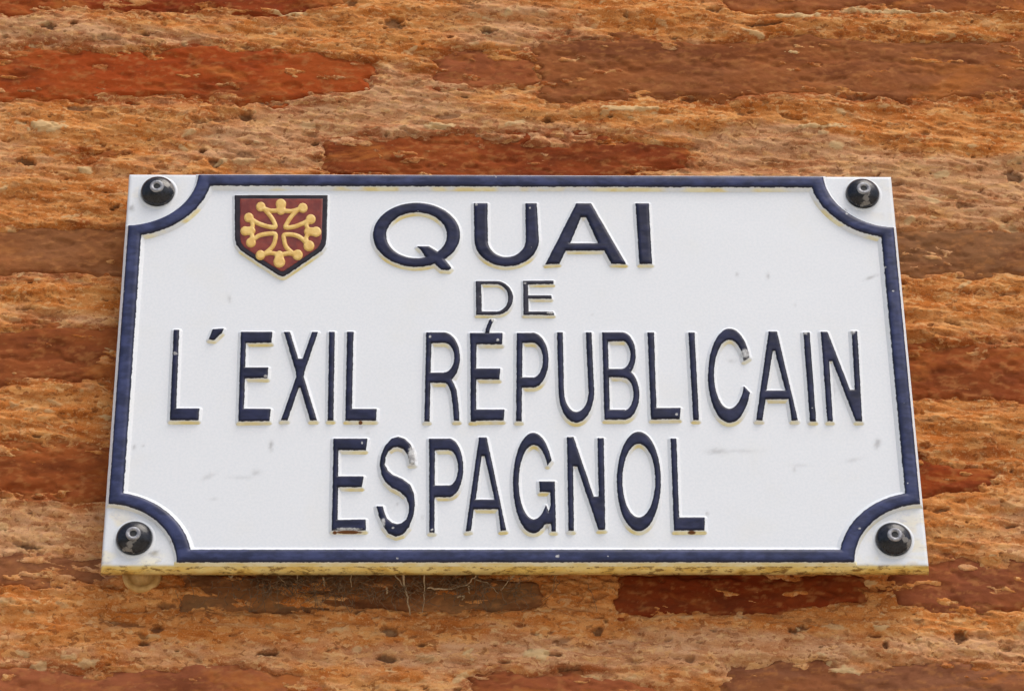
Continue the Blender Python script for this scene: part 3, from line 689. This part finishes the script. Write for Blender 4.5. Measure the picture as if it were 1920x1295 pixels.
# ---- bolts in the four scooped corners
def lathe(name, prof, mat, parent, loc, n=40, wob=0.0):
    prof = np.asarray(prof, float); k = len(prof); t = np.linspace(0, 2*math.pi, n, endpoint=False)
    v = np.stack([np.outer(prof[:, 0], np.cos(t)), -np.repeat(prof[:, 1][:, None], n, 1), np.outer(prof[:, 0], np.sin(t))], -1)
    if wob: v[..., 1] -= wob*np.array([[random.uniform(-1, 1) for _ in range(n)] for _ in range(k)])*(prof[:, 0] > 1)[:, None]
    v = v.reshape(-1, 3)/1000.0
    i = np.arange(k*n).reshape(k, n); j = np.roll(i, -1, 1)
    q = np.stack([i[:-1], j[:-1], j[1:], i[1:]], -1).reshape(-1, 4)
    o = mesh_np(name, v, q, mat, parent); o.location = loc; return o
for kb, (x, y) in enumerate([(296, 361), (1617, 365), (252, 1010), (1675, 1012)]):
    c0 = S(x, y, 0.0)[0]/1000
    a = np.radians(np.linspace(0, 72, 12))
    dome = [(15.2, -0.5), (15.2, 1.6)] + [(15.4*math.cos(q), 1.8+8.6*math.sin(q)) for q in a] + [(3.2, 10.2), (0.01, 10.2)]
    b = lathe("bolt", dome, BOLT, sign, (c0[0], 0, c0[1]+ZO), 48, 0.10)
    b.rotation_euler = (0, random.uniform(0, 6), 0)
    bs = lathe("boss", [(18.6, -0.3), (18.0, 0.1), (17.2, 0.4), (16.4, 0.55), (15.6, 0.55), (14.9, -0.5)], PLATE, b, (0, 0, 0), 48)
    bs.data.attributes.new("wear", 'FLOAT', 'POINT')
    sk = lathe("socket_collar", [(6.4, 8.2), (6.4, 10.4), (6.0, 11.1), (4.9, 11.4), (3.3, 11.2), (2.9, 10.0), (2.8, 9.9)], SOCKET, b, (0, 0, 0), 28)
    lathe("socket_hole", [(2.95, 10.25), (0.01, 10.22)], HOLE, b, (0, 0, 0), 16)

# pale lug against the wall, peeping out below the lower left corner
LW = WALL_Y-0.001
pc = px(266, 1078, LW)[0]
lathe("mounting_lug", [(16.5, -3), (16.5, 2.0), (15.2, 3.4), (12.0, 3.2), (11.0, 2.0), (6.2, 2.0), (5.4, 4.6), (3.0, 5.6), (0.01, 5.6)], LUG, sign, (pc[0], LW, pc[1]+ZO), 40, 0.15)

# ------------------------------------------------------------------ cobweb under the lower rim
def tube(paths, name, mat, parent=None):
    vs, qs = [], []
    for pts, r0, r1 in paths:
        pts = np.asarray(pts, float); n = len(pts); b0 = len(vs)
        for k, p in enumerate(pts):
            d = pts[min(k+1, n-1)]-pts[max(k-1, 0)]; d = d/np.linalg.norm(d)
            u = np.cross(d, [0, 1, 0.1]); u /= np.linalg.norm(u); w = np.cross(d, u)
            r = r0+(r1-r0)*k/(n-1)
            for a in range(5):
                t = a*2*math.pi/5; vs.append(p+(u*math.cos(t)+w*math.sin(t))*r*random.uniform(0.7, 1.3))
        for k in range(n-1):
            for a in range(5):
                qs.append((b0+k*5+a, b0+k*5+(a+1) % 5, b0+(k+1)*5+(a+1) % 5, b0+(k+1)*5+a))
    return mesh_np(name, vs, qs, mat, parent)
def web_pt(x, y, dep):                     # dep: 0 at the plate's back edge, 1 at the wall
    yy = T_PLATE + (WALL_Y-0.004-T_PLATE)*dep
    q = px(x, y, yy)[0]; return np.array([q[0], yy, q[1]])
def strand(pp, r0, r1):
    pts = [web_pt(*p) for p in pp]; out = []
    for a, b in zip(pts[:-1], pts[1:]):
        for k in range(5): out.append(a+(b-a)*k/5+np.array([random.gauss(0, .0004), 0, random.gauss(0, .0004)]))
    out.append(pts[-1]); return (out, r0, r1)
web = empty("cobweb", tuple(web_pt(780, 1076, 0)))
for path in [strand([(755, 1074, 0), (762, 1108, .5), (766, 1135, .8), (769, 1152, 1)], .0011, .0006), strand([(796, 1074, 0), (796, 1105, .5), (792, 1148, 1)], .0007, .0003),
    strand([(800, 1102, .5), (840, 1104, .6), (875, 1097, .5), (893, 1078, 0)], .0009, .0005), strand([(879, 1098, .5), (881, 1112, .8)], .0006, .0004),
    strand([(740, 1078, 0.1), (762, 1104, .5)], .0006, .0004), strand([(725, 1100, .6), (725, 1113, .8)], .0011, .0008), strand([(607, 1082, .3), (609, 1098, .6)], .001, .0007),
    strand([(658, 1076, .2), (659, 1100, .6)], .0006, .0004), strand([(940, 1105, .7), (952, 1090, .4), (965, 1076, 0)], .0005, .0004), strand([(890, 1086, .3), (918, 1094, .6), (935, 1112, .9)], .0005, .0003),
    strand([(560, 1076, .2), (556, 1092, .6)], .0006, .0004), strand([(430, 1080, .3), (433, 1083, .4), (436, 1078, .3)], .0008, .0008), strand([(520, 1078, .2), (540, 1100, .7)], .0004, .0003),
    strand([(858, 1118, .9), (872, 1116, .85), (866, 1124, .95)], .0008, .0005)]:
    o = tube([path], "strand", WEB, web); o.matrix_parent_inverse = Matrix.Translation(-web.location)
fuzz = []
for _ in range(260):
    x = random.choice([random.uniform(395, 1000), random.gauss(760, 120), random.gauss(560, 90)]); y = random.uniform(1074, 1112); dep = random.uniform(.05, .9)
    p = [(x, y, dep)]
    for k in range(3):
        x += random.gauss(0, 13); y = min(1146, max(1074, y+random.gauss(5, 11))); dep = min(1, max(0, dep+random.gauss(0.05, .25))); p.append((x, y, dep))
    fuzz.append(strand(p, .00030, .00018))
fz = tube(fuzz, "dust_tangle", FUZZ, web); fz.matrix_parent_inverse = Matrix.Translation(-web.location); fz["kind"] = "stuff"
tag(web, "dusty tan cobweb strands hanging under the lower rim of the sign", "cobweb")
